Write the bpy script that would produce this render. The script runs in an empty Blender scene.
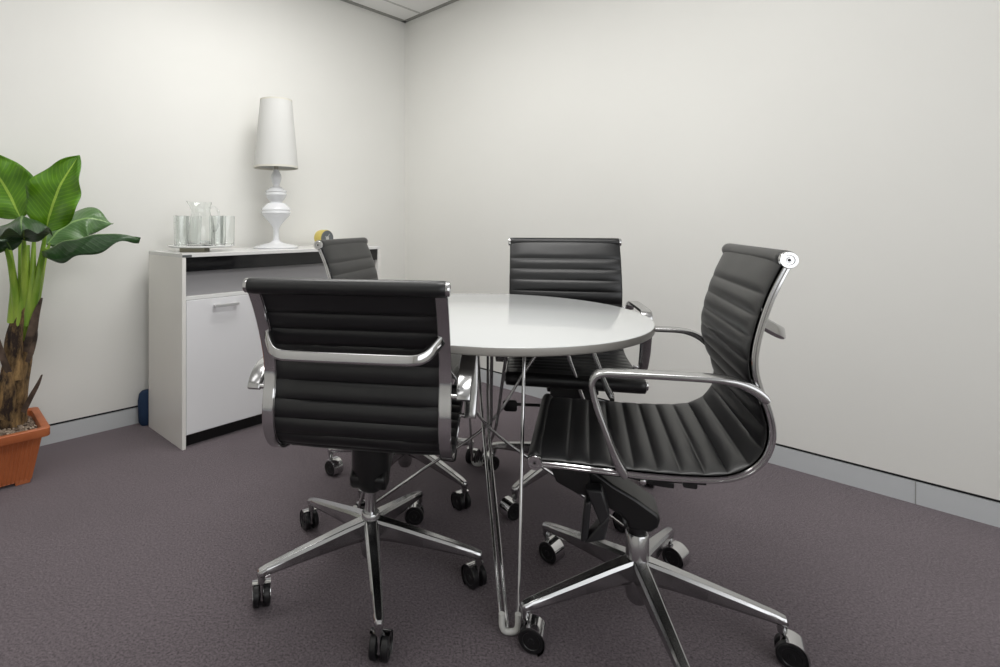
import bpy, bmesh, math, random
from mathutils import Vector, Matrix, noise
R = math.radians
PI = math.pi
random.seed(7)
sc = bpy.context.scene
COL = sc.collection
H = 1.04          # camera height, metres
F = 525.5         # focal length in pixels of the 1000 px wide frame

X0 = 407.4         # the lens was shifted sideways and down: the optical axis meets the frame here (and at y = 225)
def at(px, py, d):
    """World point seen at a photo position, at a measured distance d."""
    d *= .945
    return Vector(((px - X0) / F * d, d, H - (py - 225) / F * d))

# ------------------------------------------------------------------ materials
def mat(name, col=(.8, .8, .8), rough=.5, metal=0.0, spec=.5, **kw):
    m = bpy.data.materials.new(name)
    m.use_nodes = True
    b = m.node_tree.nodes['Principled BSDF']
    b.inputs['Base Color'].default_value = (*col, 1)
    b.inputs['Roughness'].default_value = rough
    b.inputs['Metallic'].default_value = metal
    b.inputs['Specular IOR Level'].default_value = spec
    for k, v in kw.items():
        b.inputs[k.replace('_', ' ')].default_value = v
    return m

def nd(m, typ, **props):
    n = m.node_tree.nodes.new(typ)
    for k, v in props.items():
        setattr(n, k, v)
    return n

def lk(m, a, b):
    m.node_tree.links.new(a, b)

def bsdf(m):
    return m.node_tree.nodes['Principled BSDF']

def coords(m, kind='Object', scale=(1, 1, 1)):
    tc = nd(m, 'ShaderNodeTexCoord')
    mp = nd(m, 'ShaderNodeMapping')
    mp.inputs['Scale'].default_value = scale
    lk(m, tc.outputs[kind], mp.inputs['Vector'])
    return mp.outputs['Vector']

def add_noise_col(m, c1, c2, scale, detail=4, lo=.35, hi=.65, vec=None, rough=.5):
    n = nd(m, 'ShaderNodeTexNoise')
    n.inputs['Scale'].default_value = scale
    n.inputs['Detail'].default_value = detail
    n.inputs['Roughness'].default_value = rough
    lk(m, vec if vec else coords(m), n.inputs['Vector'])
    r = nd(m, 'ShaderNodeValToRGB')
    r.color_ramp.elements[0].position = lo
    r.color_ramp.elements[0].color = (*c1, 1)
    r.color_ramp.elements[1].position = hi
    r.color_ramp.elements[1].color = (*c2, 1)
    lk(m, n.outputs['Fac'], r.inputs['Fac'])
    lk(m, r.outputs['Color'], bsdf(m).inputs['Base Color'])
    return n, r

def add_bump(m, scale, strength, dist=.002, detail=3, vec=None, src=None):
    if src is None:
        n = nd(m, 'ShaderNodeTexNoise')
        n.inputs['Scale'].default_value = scale
        n.inputs['Detail'].default_value = detail
        lk(m, vec if vec else coords(m), n.inputs['Vector'])
        src = n.outputs['Fac']
    bp = nd(m, 'ShaderNodeBump')
    bp.inputs['Strength'].default_value = strength
    bp.inputs['Distance'].default_value = dist
    lk(m, src, bp.inputs['Height'])
    lk(m, bp.outputs['Normal'], bsdf(m).inputs['Normal'])

M = {}
M['wall'] = mat('wall_paint', (.80, .79, .755), .55, spec=.3)
add_noise_col(M['wall'], (.825, .82, .785), (.845, .84, .805), 1.3)
add_bump(M['wall'], 260, .05, .0006)
M['wall_edge'] = mat('wall_edge_white', (.86, .86, .84), .45)
M['gap'] = mat('shadow_gap_black', (.012, .012, .014), .6)
M['skirt'] = mat('grey_skirting', (.60, .62, .635), .42, spec=.4)
M['ceil'] = mat('ceiling_tile', (.88, .875, .86), .8)
add_bump(M['ceil'], 120, .3, .001)
M['ceil_trim'] = mat('ceiling_trim_grey', (.30, .30, .28), .5)
M['tbar'] = mat('ceiling_grid', (.55, .55, .53), .5)
# carpet: fine cut pile in a dark plum grey
m = M['carpet'] = mat('plum_grey_carpet', (.08, .066, .074), .95, spec=.12, Sheen_Weight=.6, Sheen_Roughness=.4)
bsdf(m).inputs['Sheen Tint'].default_value = (.75, .66, .71, 1)
n, r = add_noise_col(m, (.010, .008, .009), (.245, .207, .226), 150, 4, .34, .66, rough=.95)
n2 = nd(m, 'ShaderNodeTexNoise'); n2.inputs['Scale'].default_value = 3.0; n2.inputs['Detail'].default_value = 5
lk(m, coords(m), n2.inputs['Vector'])
mr = nd(m, 'ShaderNodeMapRange')
mr.inputs['To Min'].default_value = .84; mr.inputs['To Max'].default_value = 1.16
lk(m, n2.outputs['Fac'], mr.inputs['Value'])
mx = nd(m, 'ShaderNodeMix', data_type='RGBA', blend_type='MULTIPLY'); mx.inputs['Factor'].default_value = 1
lk(m, r.outputs['Color'], mx.inputs['A']); lk(m, mr.outputs['Result'], mx.inputs['B'])
lk(m, mx.outputs['Result'], bsdf(m).inputs['Base Color'])
add_bump(m, 0, .7, .004, src=n.outputs['Fac'])
M['chrome'] = mat('polished_chrome', (.62, .62, .625), .09, 1.0)
M['alu'] = mat('polished_aluminium', (.52, .52, .525), .20, 1.0)
add_bump(M['alu'], 30, .04, .001)
M['leather'] = mat('black_leather', (.006, .0062, .0070), .38, spec=.62)
add_bump(M['leather'], 420, .12, .0006, 2)
M['black'] = mat('black_plastic', (.006, .006, .0065), .38)
M['black_soft'] = mat('charcoal_plastic', (.022, .022, .024), .34)
M['rubber'] = mat('caster_rubber', (.008, .008, .009), .36)
M['gloss_white'] = mat('white_gloss_tabletop', (.64, .655, .655), .10, spec=.38)
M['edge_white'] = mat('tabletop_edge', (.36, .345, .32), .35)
M['cap_white'] = mat('white_foot_cap', (.72, .72, .69), .4)
M['cab_white'] = mat('cabinet_gloss_white', (.80, .80, .79), .16)
M['cab_side'] = mat('cabinet_side_panel', (.88, .865, .83), .12)
M['cab_door'] = mat('cabinet_door_white', (.86, .86, .88), .22)
M['handle'] = mat('satin_handle', (.72, .72, .72), .38, .5)
M['cab_black'] = mat('cabinet_black_gloss', (.008, .008, .009), .12)
M['cab_grey'] = mat('cabinet_grey_niche', (.30, .295, .305), .3)
M['ceramic'] = mat('white_glazed_ceramic', (.76, .77, .79), .12)
M['shade'] = mat('lamp_shade_fabric', (.66, .66, .64), .8)
add_bump(M['shade'], 300, .15, .0006)
M['hem'] = mat('lamp_shade_hem', (.68, .66, .59), .8)
M['brass'] = mat('lamp_fitting', (.45, .43, .38), .3, .9)
m = M['glass'] = mat('clear_glass', (.97, .985, .98), .02, Transmission_Weight=1.0, IOR=1.45)
M['tray'] = mat('tray_glass_white', (.80, .81, .80), .1)
M['slate'] = mat('grey_brown_coaster', (.42, .39, .30), .7)
M['yellow'] = mat('yellow_enamel', (.62, .50, .13), .35)
M['dial'] = mat('dark_grey_dial', (.11, .12, .125), .35)
M['dial_mark'] = mat('pale_dial_marks', (.5, .5, .48), .5)
M['terra'] = mat('terracotta_plastic', (.47, .135, .045), .45)
add_noise_col(M['terra'], (.43, .115, .038), (.52, .155, .055), 9)
M['blue'] = mat('dark_blue_fabric', (.012, .035, .09), .8)
m = M['gravel'] = mat('gravel_stones', (.25, .19, .14), .8)
vo = nd(m, 'ShaderNodeTexVoronoi'); vo.inputs['Scale'].default_value = 90
lk(m, coords(m), vo.inputs['Vector'])
rr = nd(m, 'ShaderNodeValToRGB')
rr.color_ramp.elements[0].color = (.10, .065, .045, 1); rr.color_ramp.elements[1].color = (.50, .40, .31, 1)
sx = nd(m, 'ShaderNodeSeparateColor'); lk(m, vo.outputs['Color'], sx.inputs['Color'])
lk(m, sx.outputs['Red'], rr.inputs['Fac']); lk(m, rr.outputs['Color'], bsdf(m).inputs['Base Color'])
m = M['bark'] = mat('banana_trunk_bark', (.15, .09, .05), .8)
n, r = add_noise_col(m, (.022, .011, .007), (.46, .29, .12), 16, 7, .42, .70, vec=coords(m, scale=(1.5, 1.5, .5)), rough=.68)
add_bump(m, 0, .8, .01, src=n.outputs['Fac'])
M['husk'] = mat('dry_husk', (.085, .058, .042), .8)
add_noise_col(M['husk'], (.04, .026, .02), (.16, .11, .08), 20)
m = M['stem'] = mat('leaf_stalk_green', (.24, .42, .035), .4, Subsurface_Weight=.0)
add_noise_col(m, (.14, .30, .02), (.36, .52, .07), 7, vec=coords(m, scale=(3, 3, .6)))

def leaf_mat(name, dark, light, rib):
    m = mat(name, dark, .32, spec=.5)
    tc = nd(m, 'ShaderNodeTexCoord')
    sp = nd(m, 'ShaderNodeSeparateXYZ'); lk(m, tc.outputs['UV'], sp.inputs['Vector'])
    def mth(op, a, b=None, c=None):
        x = nd(m, 'ShaderNodeMath', operation=op)
        for i, v in enumerate((a, b, c)):
            if v is None: continue
            if isinstance(v, (int, float)): x.inputs[i].default_value = v
            else: lk(m, v, x.inputs[i])
        return x.outputs[0]
    va = mth('ABSOLUTE', mth('SUBTRACT', sp.outputs['Y'], .5))        # 0 at the midrib, .5 at the edge
    ph = mth('MULTIPLY', mth('SUBTRACT', sp.outputs['X'], mth('MULTIPLY', va, .45)), 110.0)
    vein = mth('POWER', mth('MULTIPLY', mth('ADD', mth('SINE', ph), 1.0), .5), 5.0)
    nz = nd(m, 'ShaderNodeTexNoise'); nz.inputs['Scale'].default_value = 11; nz.inputs['Detail'].default_value = 4
    lk(m, tc.outputs['Object'], nz.inputs['Vector'])
    mask = mth('ADD', mth('MULTIPLY', vein, .30), mth('MULTIPLY', mth('SUBTRACT', nz.outputs['Fac'], .3), 1.1))
    m1 = nd(m, 'ShaderNodeMix', data_type='RGBA'); lk(m, mask, m1.inputs['Factor']); m1.clamp_factor = True
    m1.inputs['A'].default_value = (*dark, 1); m1.inputs['B'].default_value = (*light, 1)
    rib_f = mth('LESS_THAN', va, .022)
    m2 = nd(m, 'ShaderNodeMix', data_type='RGBA'); lk(m, rib_f, m2.inputs['Factor'])
    lk(m, m1.outputs['Result'], m2.inputs['A']); m2.inputs['B'].default_value = (*rib, 1)
    lk(m, m2.outputs['Result'], bsdf(m).inputs['Base Color'])
    bp = nd(m, 'ShaderNodeBump'); bp.inputs['Strength'].default_value = .4; bp.inputs['Distance'].default_value = .003
    lk(m, mask, bp.inputs['Height']); lk(m, bp.outputs['Normal'], bsdf(m).inputs['Normal'])
    return m
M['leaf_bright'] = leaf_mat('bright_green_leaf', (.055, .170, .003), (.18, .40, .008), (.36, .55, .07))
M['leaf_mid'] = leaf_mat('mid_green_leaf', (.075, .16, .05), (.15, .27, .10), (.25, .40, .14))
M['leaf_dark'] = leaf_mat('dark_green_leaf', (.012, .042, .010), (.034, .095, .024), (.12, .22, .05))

# ------------------------------------------------------------------ mesh helpers
def T_id(p): return p

def link(name, bm, m, parent=None, smooth=True, label=None, bevel=0, angle=40, mats=None):
    me = bpy.data.meshes.new(name)
    bmesh.ops.recalc_face_normals(bm, faces=bm.faces[:])
    bm.to_mesh(me); bm.free()
    for x in (mats or [m]): me.materials.append(x)
    if smooth:
        me.shade_smooth()
        try: me.set_sharp_from_angle(angle=R(angle))
        except Exception: pass
    o = bpy.data.objects.new(name, me)
    COL.objects.link(o)
    if parent: o.parent = parent
    if label: o['label'] = label
    if bevel:
        b = o.modifiers.new('bevel', 'BEVEL'); b.width = bevel; b.segments = 2; b.limit_method = 'ANGLE'; b.angle_limit = R(40)
    return o

def thing(name, label, cat, loc=(0, 0, 0), rz=0, group=None):
    o = bpy.data.objects.new(name, None); COL.objects.link(o)
    o.empty_display_size = .1
    o.location = loc; o.rotation_euler = (0, 0, rz)
    o['label'] = label; o['category'] = cat
    if group: o['group'] = group
    return o

def tag(o, label, cat, group=None):
    o['label'] = label; o['category'] = cat
    if group: o['group'] = group
    return o

def box(bm, x0, x1, y0, y1, z0, z1, f=None):
    vs = [bm.verts.new(Vector((x, y, z))) for x in (x0, x1) for y in (y0, y1) for z in (z0, z1)]
    for q in ((0, 1, 3, 2), (4, 6, 7, 5), (0, 4, 5, 1), (2, 3, 7, 6), (0, 2, 6, 4), (1, 5, 7, 3)):
        bm.faces.new([vs[i] for i in q])
    if f:
        for v in vs: v.co = f(v.co)
    return vs

def prism(bm, poly, a, b, axis='y', f=None):
    """Extrude a 2-D outline (x,z) between y=a and y=b."""
    def P(u, w, t): return Vector((u, t, w)) if axis == 'y' else Vector((u, w, t))
    A = [bm.verts.new(P(u, w, a)) for u, w in poly]; B = [bm.verts.new(P(u, w, b)) for u, w in poly]
    n = len(poly)
    bm.faces.new(A); bm.faces.new(B[::-1])
    for i in range(n): bm.faces.new((A[i], B[i], B[(i + 1) % n], A[(i + 1) % n]))
    if f:
        for v in A + B: v.co = f(v.co)

def frames(pts, up=None):
    """Parallel-transported frames along a polyline."""
    n = len(pts); out = []
    tang = []
    for i in range(n):
        a = pts[max(i - 1, 0)]; b = pts[min(i + 1, n - 1)]
        tang.append((b - a).normalized())
    u = up if up is not None else (Vector((0, 0, 1)) if abs(tang[0].z) < .9 else Vector((1, 0, 0)))
    for i in range(n):
        t = tang[i]
        u = (u - t * u.dot(t)).normalized()
        out.append((t, u, t.cross(u)))
    return out

def sweep(bm, pts, sec, up=None, fixed=False, cap=True, scales=None):
    """Sweep a closed section [(a,b)] (a along 'up', b sideways) along pts."""
    pts = [Vector(p) for p in pts]
    fr = frames(pts, Vector(up) if up is not None else None)
    rings = []
    for i, (p, (t, u, w)) in enumerate(zip(pts, fr)):
        if fixed:
            u = Vector(up); u = (u - t * u.dot(t)).normalized(); w = t.cross(u)
        s = scales[i] if scales else 1
        rings.append([bm.verts.new(p + u * a * s + w * b * s) for a, b in sec])
    k = len(sec)
    for i in range(len(rings) - 1):
        for j in range(k):
            bm.faces.new((rings[i][j], rings[i][(j + 1) % k], rings[i + 1][(j + 1) % k], rings[i + 1][j]))
    if cap:
        bm.faces.new(rings[0][::-1]); bm.faces.new(rings[-1])
    return rings

def circ(r, n=12): return [(r * math.cos(2 * PI * i / n), r * math.sin(2 * PI * i / n)) for i in range(n)]

def rrect(a, b, r, n=3):
    """Rounded rectangle, half sizes a, b."""
    out = []
    for cx, cy, s in ((a - r, b - r, 0), (-a + r, b - r, 90), (-a + r, -b + r, 180), (a - r, -b + r, 270)):
        for i in range(n + 1):
            t = R(s + 90 * i / n); out.append((cx + r * math.cos(t), cy + r * math.sin(t)))
    return out

def tube(bm, pts, r, n=10, radii=None):
    sweep(bm, pts, circ(1 if radii else r, n), scales=radii)

def lathe(bm, prof, n=32, origin=(0, 0, 0), axis='z', f=None):
    """Revolve [(r,z)]; r==0 closes at a pole."""
    o = Vector(origin); rings = []
    def P(r, z, t):
        c, s = r * math.cos(t), r * math.sin(t)
        if axis == 'z': v = Vector((c, s, z))
        elif axis == 'y': v = Vector((c, z, s))
        else: v = Vector((z, c, s))
        v = v + o
        return f(v) if f else v
    for r, z in prof:
        if r < 1e-6: rings.append([bm.verts.new(P(0, z, 0))])
        else: rings.append([bm.verts.new(P(r, z, 2 * PI * i / n)) for i in range(n)])
    for a, b in zip(rings, rings[1:]):
        if len(a) == 1 and len(b) == 1: continue
        for i in range(n):
            j = (i + 1) % n
            if len(a) == 1: bm.faces.new((a[0], b[i], b[j]))
            elif len(b) == 1: bm.faces.new((a[i], b[0], a[j]))
            else: bm.faces.new((a[i], b[i], b[j], a[j]))
    for r_, rev in ((rings[0], True), (rings[-1], False)):
        if len(r_) > 1:
            bm.faces.new(r_[::-1] if rev else r_)

def cr(pts, m=8):
    """Catmull-Rom through points (any dimension), m samples per span."""
    pts = [Vector(p) for p in pts]; out = []
    for i in range(len(pts) - 1):
        p0 = pts[i - 1] if i else pts[0] * 2 - pts[1]
        p1, p2 = pts[i], pts[i + 1]
        p3 = pts[i + 2] if i + 2 < len(pts) else pts[-1] * 2 - pts[-2]
        for k in range(m):
            t = k / m
            out.append(.5 * ((2 * p1) + (p2 - p0) * t + (2 * p0 - 5 * p1 + 4 * p2 - p3) * t * t + (3 * p1 - p0 - 3 * p2 + p3) * t ** 3))
    out.append(pts[-1].copy())
    return out

def resample(pts, n):
    L = [0]
    for a, b in zip(pts, pts[1:]): L.append(L[-1] + (b - a).length)
    out = []; j = 0
    for i in range(n):
        s = L[-1] * i / (n - 1)
        while j < len(pts) - 2 and L[j + 1] < s: j += 1
        t = (s - L[j]) / max(L[j + 1] - L[j], 1e-9)
        out.append(pts[j].lerp(pts[j + 1], min(max(t, 0), 1)))
    return out, L[-1]

# ------------------------------------------------------------------ room
corner = Vector((-.019, 4.035, 0))
dl = Vector((-.7362, -.6768, 0)).normalized()        # left wall, from the corner towards the camera
dr = Vector((.6768, -.7362, 0)).normalized()       # right wall, from the corner towards the camera
LL, LR, CH = 4.4, 4.5, 2.595
cl = corner + dl * LL; crr = corner + dr * LR; cb = corner + dl * LL + dr * LR
quad = [corner, crr, cb, cl]

def structure(o): o['kind'] = 'structure'; return o

def slab(name, z0, z1, m, grow=.15):
    bm = bmesh.new()
    c = sum(quad, Vector()) / 4
    pts = [p + (p - c).normalized() * grow * 1.4 for p in quad]
    prism(bm, [(p.x, p.y) for p in pts], z0, z1, axis='z')
    return structure(link(name, bm, m, smooth=False))
slab('floor', -.1, 0, M['carpet'])
slab('ceiling', CH, CH + .1, M['ceil'])

FILL = []  # where the added fill light sits: centre, normal, width, height
SK = .083   # skirting height; the wall lining starts above a recessed shadow gap
def wall(name, a, b, inward, skirt_name, z_trim, opening=None):
    n = inward.normalized(); d = (b - a).normalized(); L = (b - a).length
    def f(v): return a + d * v.x + n * v.y + Vector((0, 0, v.z))
    bm = bmesh.new()
    if opening is None:
        box(bm, -.12, L + .12, -.12, 0, SK + .012, CH, f)
    else:
        w0, w1 = opening; z0, z1 = .55, 2.25
        box(bm, -.12, w0, -.12, 0, SK + .012, CH, f); box(bm, w1, L + .12, -.12, 0, SK + .012, CH, f)
        box(bm, w0, w1, -.12, 0, SK + .012, z0, f); box(bm, w0, w1, -.12, 0, z1, CH, f)
        fb = bmesh.new()
        for q in (w0, (w0 + w1) / 2 - .02, w1 - .04): box(fb, q, q + .04, -.09, -.03, z0, z1, f)
        for q in (z0, z1 - .04): box(fb, w0 + .04, w1 - .04, -.085, -.035, q, q + .04, f)
        structure(link('window_%d' % (1 if name == 'wall_back' else 2), fb, M['skirt'], smooth=False))  # invented window frame, out of view, added to hold the fill light
        c = f(Vector(((w0 + w1) / 2, -.14, (z0 + z1) / 2)))
        FILL.append((c, n.copy(), w1 - w0, z1 - z0))
    structure(link(name, bm, M['wall'], smooth=False))
    bm = bmesh.new(); box(bm, 0, L, -.12, -.012, 0, SK + .012, f)
    g = structure(link(z_trim + '1', bm, M['gap'], smooth=False))
    bm = bmesh.new(); box(bm, 0, L, -.012, -.003, 0, SK, f)
    structure(link(skirt_name, bm, M['skirt'], smooth=False))
    bm = bmesh.new(); box(bm, 0, L, 0, .034, CH - .004, CH, f); 
    structure(link(z_trim + '2', bm, M['ceil_trim'], smooth=False))
    return f
inl = dr; inr = dl
fL = wall('wall_left', corner, cl, dr, 'baseboard_left', 'trim_1')
fR = wall('wall_right', corner, crr, dl, 'baseboard_right', 'trim_2')
wall('wall_back', crr, cb, -dr, 'baseboard_back', 'trim_3', (.7, 3.7))  # unseen wall; its opening is added for the fill light
wall('wall_front', cl, cb, -dl, 'baseboard_front', 'trim_4')
# seam of the skirting on the right wall
bm = bmesh.new()
sd = 2.822
box(bm, sd, sd + .002, -.004, -.0015, 0, SK, fR)
structure(link('trim_5', bm, M['ceil_trim'], smooth=False))
# ceiling grid bars (flush T bars)
k = 6
for i in range(8):
    off = .207 + .6 * i
    bm = bmesh.new(); box(bm, 0, LL, off - .008, off + .008, CH - .0035, CH + .001, fL)
    structure(link('trim_%d' % k, bm, M['tbar'], smooth=False)); k += 1
for i in range(4):
    off = .55 + 1.2 * i
    bm = bmesh.new(); box(bm, off - .008, off + .008, 0, LR, CH - .003, CH + .001, fL)
    structure(link('trim_%d' % k, bm, M['tbar'], smooth=False)); k += 1

# ------------------------------------------------------------------ office chairs
PROF = [(-.262, .969), (-.248, .940), (-.229, .894), (-.212, .838), (-.201, .786), (-.199, .742), (-.208, .698), (-.223, .656), (-.230, .612),
        (-.222, .571), (-.201, .540), (-.170, .518), (-.126, .505), (-.033, .496), (.082, .492), (.178, .490), (.240, .486)]
ARM = [(-.216, .688), (-.195, .706), (-.170, .718), (-.141, .7235), (-.098, .724), (-.022, .722), (.060, .719), (.090, .717), (.106, .710),
       (.114, .697), (.114, .680), (.104, .640), (.086, .590), (.065, .532), (.047, .498)]
HW = .234

def make_chair(label, loc, heading, phase, swivels, tilt=0.0, dz=0.0, sx=0.0, wide_sleeve=False, lever_side=-1, big_lever=False, sy=0.0, boot=.048, roll=1.0):
    root = thing('office_chair', label, 'chair', (loc[0], loc[1], 0), heading, 'black ribbed leather office chairs around the round table')
    ct, st = math.cos(tilt), math.sin(tilt)
    def T(v):
        ds, dzv = v.x, v.z - .48
        return Vector((ds * ct - dzv * st + sx, v.y + sy, ds * st + dzv * ct + .48 + dz))
    path = cr([Vector((s, 0, z)) for s, z in PROF], 8)
    N = 330
    pts, L = resample(path, N)
    nrm = []
    for i in range(N):
        t = (pts[min(i + 1, N - 1)] - pts[max(i - 1, 0)]).normalized()
        nrm.append(Vector((-t.z, 0, t.x)) if True else None)
    if nrm[10].x < 0: nrm = [-q for q in nrm]
    bounds = [0, .083]
    while bounds[-1] + .0465 < L - .10: bounds.append(bounds[-1] + .0465)
    bounds += [L - .075 if L - .075 - bounds[-1] > .03 else L - .055, L]
    split_s = min(bounds, key=lambda b: abs(b - L * .545))
    HL = HW - .001
    ny = 30
    def sling(i0, i1, roll_at):
        bm = bmesh.new()
        fr_, bk_ = [], []
        for i in range(i0, i1 + 1):
            s = L * i / (N - 1)
            k = max(j for j in range(len(bounds) - 1) if bounds[j] <= s + 1e-9)
            u = (s - bounds[k]) / (bounds[k + 1] - bounds[k])
            e = 1
            pf = (math.sin(PI * min(max(u, 0), 1))) ** .55 if 0 < u < 1 else 0
            if k == 0: pf = 1.0 if u < .75 else math.sin(PI * (.5 + (u - .75) * 2)) ** .55 if u < 1 else 0
            if k == len(bounds) - 2: pf = 1.0 if u > .25 else max(math.sin(PI * u * 2), 0) ** .55
            pf = max(pf, 0)
            rf, rb = [], []
            for j in range(ny + 1):
                q = -1 + 2 * j / ny
                # finer near the edges
                q = math.sin(q * PI / 2 * .999)
                y = q * HL
                edge = max(1 - abs(q) ** 14, 0) ** .5
                inner = max(1 - abs(q) ** 6, 0)
                wob = 1 + .09 * noise.noise(Vector((y * 9, s * 21, 3.1)))
                a = .0055 + (.0030 + .0075 * pf * wob * (.45 + .55 * inner)) * edge
                b = .0055 - (.002 + .0085 * pf * wob * inner) * edge
                rf.append(bm.verts.new(T(pts[i] + nrm[i] * a + Vector((0, y, 0)))))
                rb.append(bm.verts.new(T(pts[i] + nrm[i] * b + Vector((0, y, 0)))))
            fr_.append(rf); bk_.append(rb)
        n = len(fr_)
        for i in range(n - 1):
            for j in range(ny):
                bm.faces.new((fr_[i][j], fr_[i][j + 1], fr_[i + 1][j + 1], fr_[i + 1][j]))
                bm.faces.new((bk_[i][j], bk_[i + 1][j], bk_[i + 1][j + 1], bk_[i][j + 1]))
            bm.faces.new((fr_[i][0], fr_[i + 1][0], bk_[i + 1][0], bk_[i][0]))
            bm.faces.new((fr_[i][ny], bk_[i][ny], bk_[i + 1][ny], fr_[i + 1][ny]))
        for e in (0, n - 1):
            for j in range(ny):
                bm.faces.new((fr_[e][j], bk_[e][j], bk_[e][j + 1], fr_[e][j + 1]))
        # leather rolled around the end tube
        c = pts[roll_at]
        sec = []
        prof = [(0, -HL), (.0155, -HL), (.0185, -HL + .003), (.0190, -HL + .02), (.0190, HL - .02), (.0185, HL - .003), (.0155, HL), (0, HL)]
        k_ = 1.0 if roll_at == 0 else roll
        lathe(bm, [(r_ * k_, y_) for r_, y_ in prof], 28, (c.x, 0, c.z - (k_ - 1) * .012), 'y', T)
        return bm
    isp = round(split_s / L * (N - 1))
    link('backrest', sling(0, isp, 0), M['leather'], root, angle=75)
    link('seat', sling(isp, N - 1, N - 1), M['leather'], root, angle=75)
    # side rails, with an end cap at each tube
    for sgn in (-1, 1):
        bm = bmesh.new()
        yc = sgn * (HW - .014)
        rp = [T(p - n_ * .0055 + Vector((0, yc, 0))) for p, n_ in list(zip(pts, nrm))[5:N - 4:3]]
        sec = [(-.0068, -.0122), (-.0068, .0122), (-.0050, .0145), (-.0012, .0147), (0, .0132), (.0012, .0147), (.0050, .0145), (.0068, .0122),
               (.0068, -.0122), (.0050, -.0145), (.0012, -.0147), (0, -.0132), (-.0012, -.0147), (-.0050, -.0145)]
        fr2 = []
        rings = []
        for i, p in enumerate(rp):
            t = (rp[min(i + 1, len(rp) - 1)] - rp[max(i - 1, 0)]).normalized()
            w = Vector((0, 1, 0)); u = w.cross(t).normalized()
            rings.append([bm.verts.new(p + u * a + w * b) for a, b in sec])
        for a, b in zip(rings, rings[1:]):
            for j in range(len(sec)):
                bm.faces.new((a[j], a[(j + 1) % len(sec)], b[(j + 1) % len(sec)], b[j]))
        bm.faces.new(rings[0]); bm.faces.new(rings[-1][::-1])
        rail = link('side_rail', bm, M['chrome'], root, angle=35)
        for c in (pts[0], pts[-1]):
            bm = bmesh.new()
            y0 = sgn * (HL - .0085)
            pr = [(0, 0), (.0165, 0), (.0175, .004), (.0175, .013), (.0160, .0155), (.0105, .0155), (.0095, .0135), (.0055, .0135), (.0045, .0150), (0, .0150)]
            lathe(bm, [(r_, y0 + sgn * z_) for r_, z_ in pr], 26, (c.x, 0, c.z), 'y', T)
            link('end_cap', bm, M['chrome'], rail, angle=35)
            bm = bmesh.new()
            lathe(bm, [(0, y0 + sgn * .0148), (.003, y0 + sgn * .0148), (.003, y0 + sgn * .0158), (0, y0 + sgn * .0158)], 10, (c.x, 0, c.z), 'y', T)
            link('screw', bm, M['black'], rail)
    # armrests: one flat bent band each, with two standoff bolts
    for sgn in (-1, 1):
        bm = bmesh.new()
        yc = sgn * .2655
        ap = resample(cr([Vector((s, yc, z)) for s, z in ARM], 8), 70)[0]
        rings = []
        sec0 = rrect(.0062, .0195, .0042, 3)
        for i, p in enumerate(ap):
            t = (ap[min(i + 1, 69)] - ap[max(i - 1, 0)]).normalized()
            w = Vector((0, 1, 0)); u = w.cross(t).normalized()
            e = min(i, 69 - i)
            kx = .85 + .15 * min(e / 10, 1)           # ends narrow into rounded lugs
            ku = 1.45 if e < 3 else (1.45 - .45 * min((e - 3) / 7, 1))
            if e == 0: ku *= .6
            rings.append([bm.verts.new(T(p + u * a * ku + w * (b * kx - sgn * .0195 * (1 - kx)))) for a, b in sec0])
        for a, b in zip(rings, rings[1:]):
            for j in range(len(sec0)):
                bm.faces.new((a[j], a[(j + 1) % len(sec0)], b[(j + 1) % len(sec0)], b[j]))
        bm.faces.new(rings[0]); bm.faces.new(rings[-1][::-1])
        arm = link('armrest', bm, M['alu'], root, angle=50)
        for q in (ap[1], ap[-2]):
            bm = bmesh.new()
            yi = sgn * (HW - .004); yo = sgn * .270
            lathe(bm, [(0, yi), (.0068, yi), (.0068, yo + sgn * .006), (.0055, yo + sgn * .0085), (.003, yo + sgn * .0085), (.0025, yo + sgn * .007), (0, yo + sgn * .007)], 14, (q.x, 0, q.z), 'y', T)
            link('bolt', bm, M['chrome'], arm)
    # back brace bar behind the backrest
    bm = bmesh.new()
    bp = [(-.216, .217, .838), (-.228, .209, .832), (-.250, .193, .819), (-.265, .178, .811), (-.272, .160, .807), (-.274, .13, .806), (-.275, 0, .806)]
    bp = bp + [(x, -y, z) for x, y, z in bp[-2::-1]]
    bp = cr([Vector(p) for p in bp], 4)
    sweep(bm, [T(p) for p in bp], rrect(.0135, .007, .0055, 3), up=(0.12, 0, 1), fixed=True)
    link('back_brace', bm, M['chrome'], root, angle=50)
    for sgn in (-1, 1):
        bm = bmesh.new()
        lathe(bm, [(0, -.245), (.007, -.245), (.0075, -.241), (.0075, -.233), (0, -.233)], 14, (0, sgn * .2195, .862), 'x', lambda v: T(v + Vector((.016, 0, 0))))
        link('rail_screw', bm, M['alu'], root)
    # tilt mechanism: bracket under the seat plus a housing that slopes back to the column
    bm = bmesh.new()
    prism(bm, [(.205, .468 + dz), (.212, .40), (.200, .372), (.150, .350), (.115, .345), (.118, .40), (.10, .460 + dz)], -.075, .075)
    prism(bm, [(.205, .468 + dz), (.205, .456 + dz), (-.115, .452 + dz), (-.115, .464 + dz)], -.075, .075)
    for yy in (-.082, .082):
        prism(bm, [(.20, .452 + dz), (.20, .440), (-.04, .404), (-.075, .404), (-.075, .418), (-.04, .425), (.02, .452 + dz)], yy - .006, yy + .006)
    link('seat_bracket', bm, M['black'], root, bevel=.003, smooth=False)
    for xx, zz in ((.165, .471), (-.085, .482)):
        bm = bmesh.new()
        q0 = T(Vector((xx, -.228, zz))); q1 = T(Vector((xx, .228, zz)))
        sweep(bm, [q0, q1], rrect(.008, .014, .004), up=(0, 0, 1))
        link('cross_bar', bm, M['black'], root)
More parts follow.
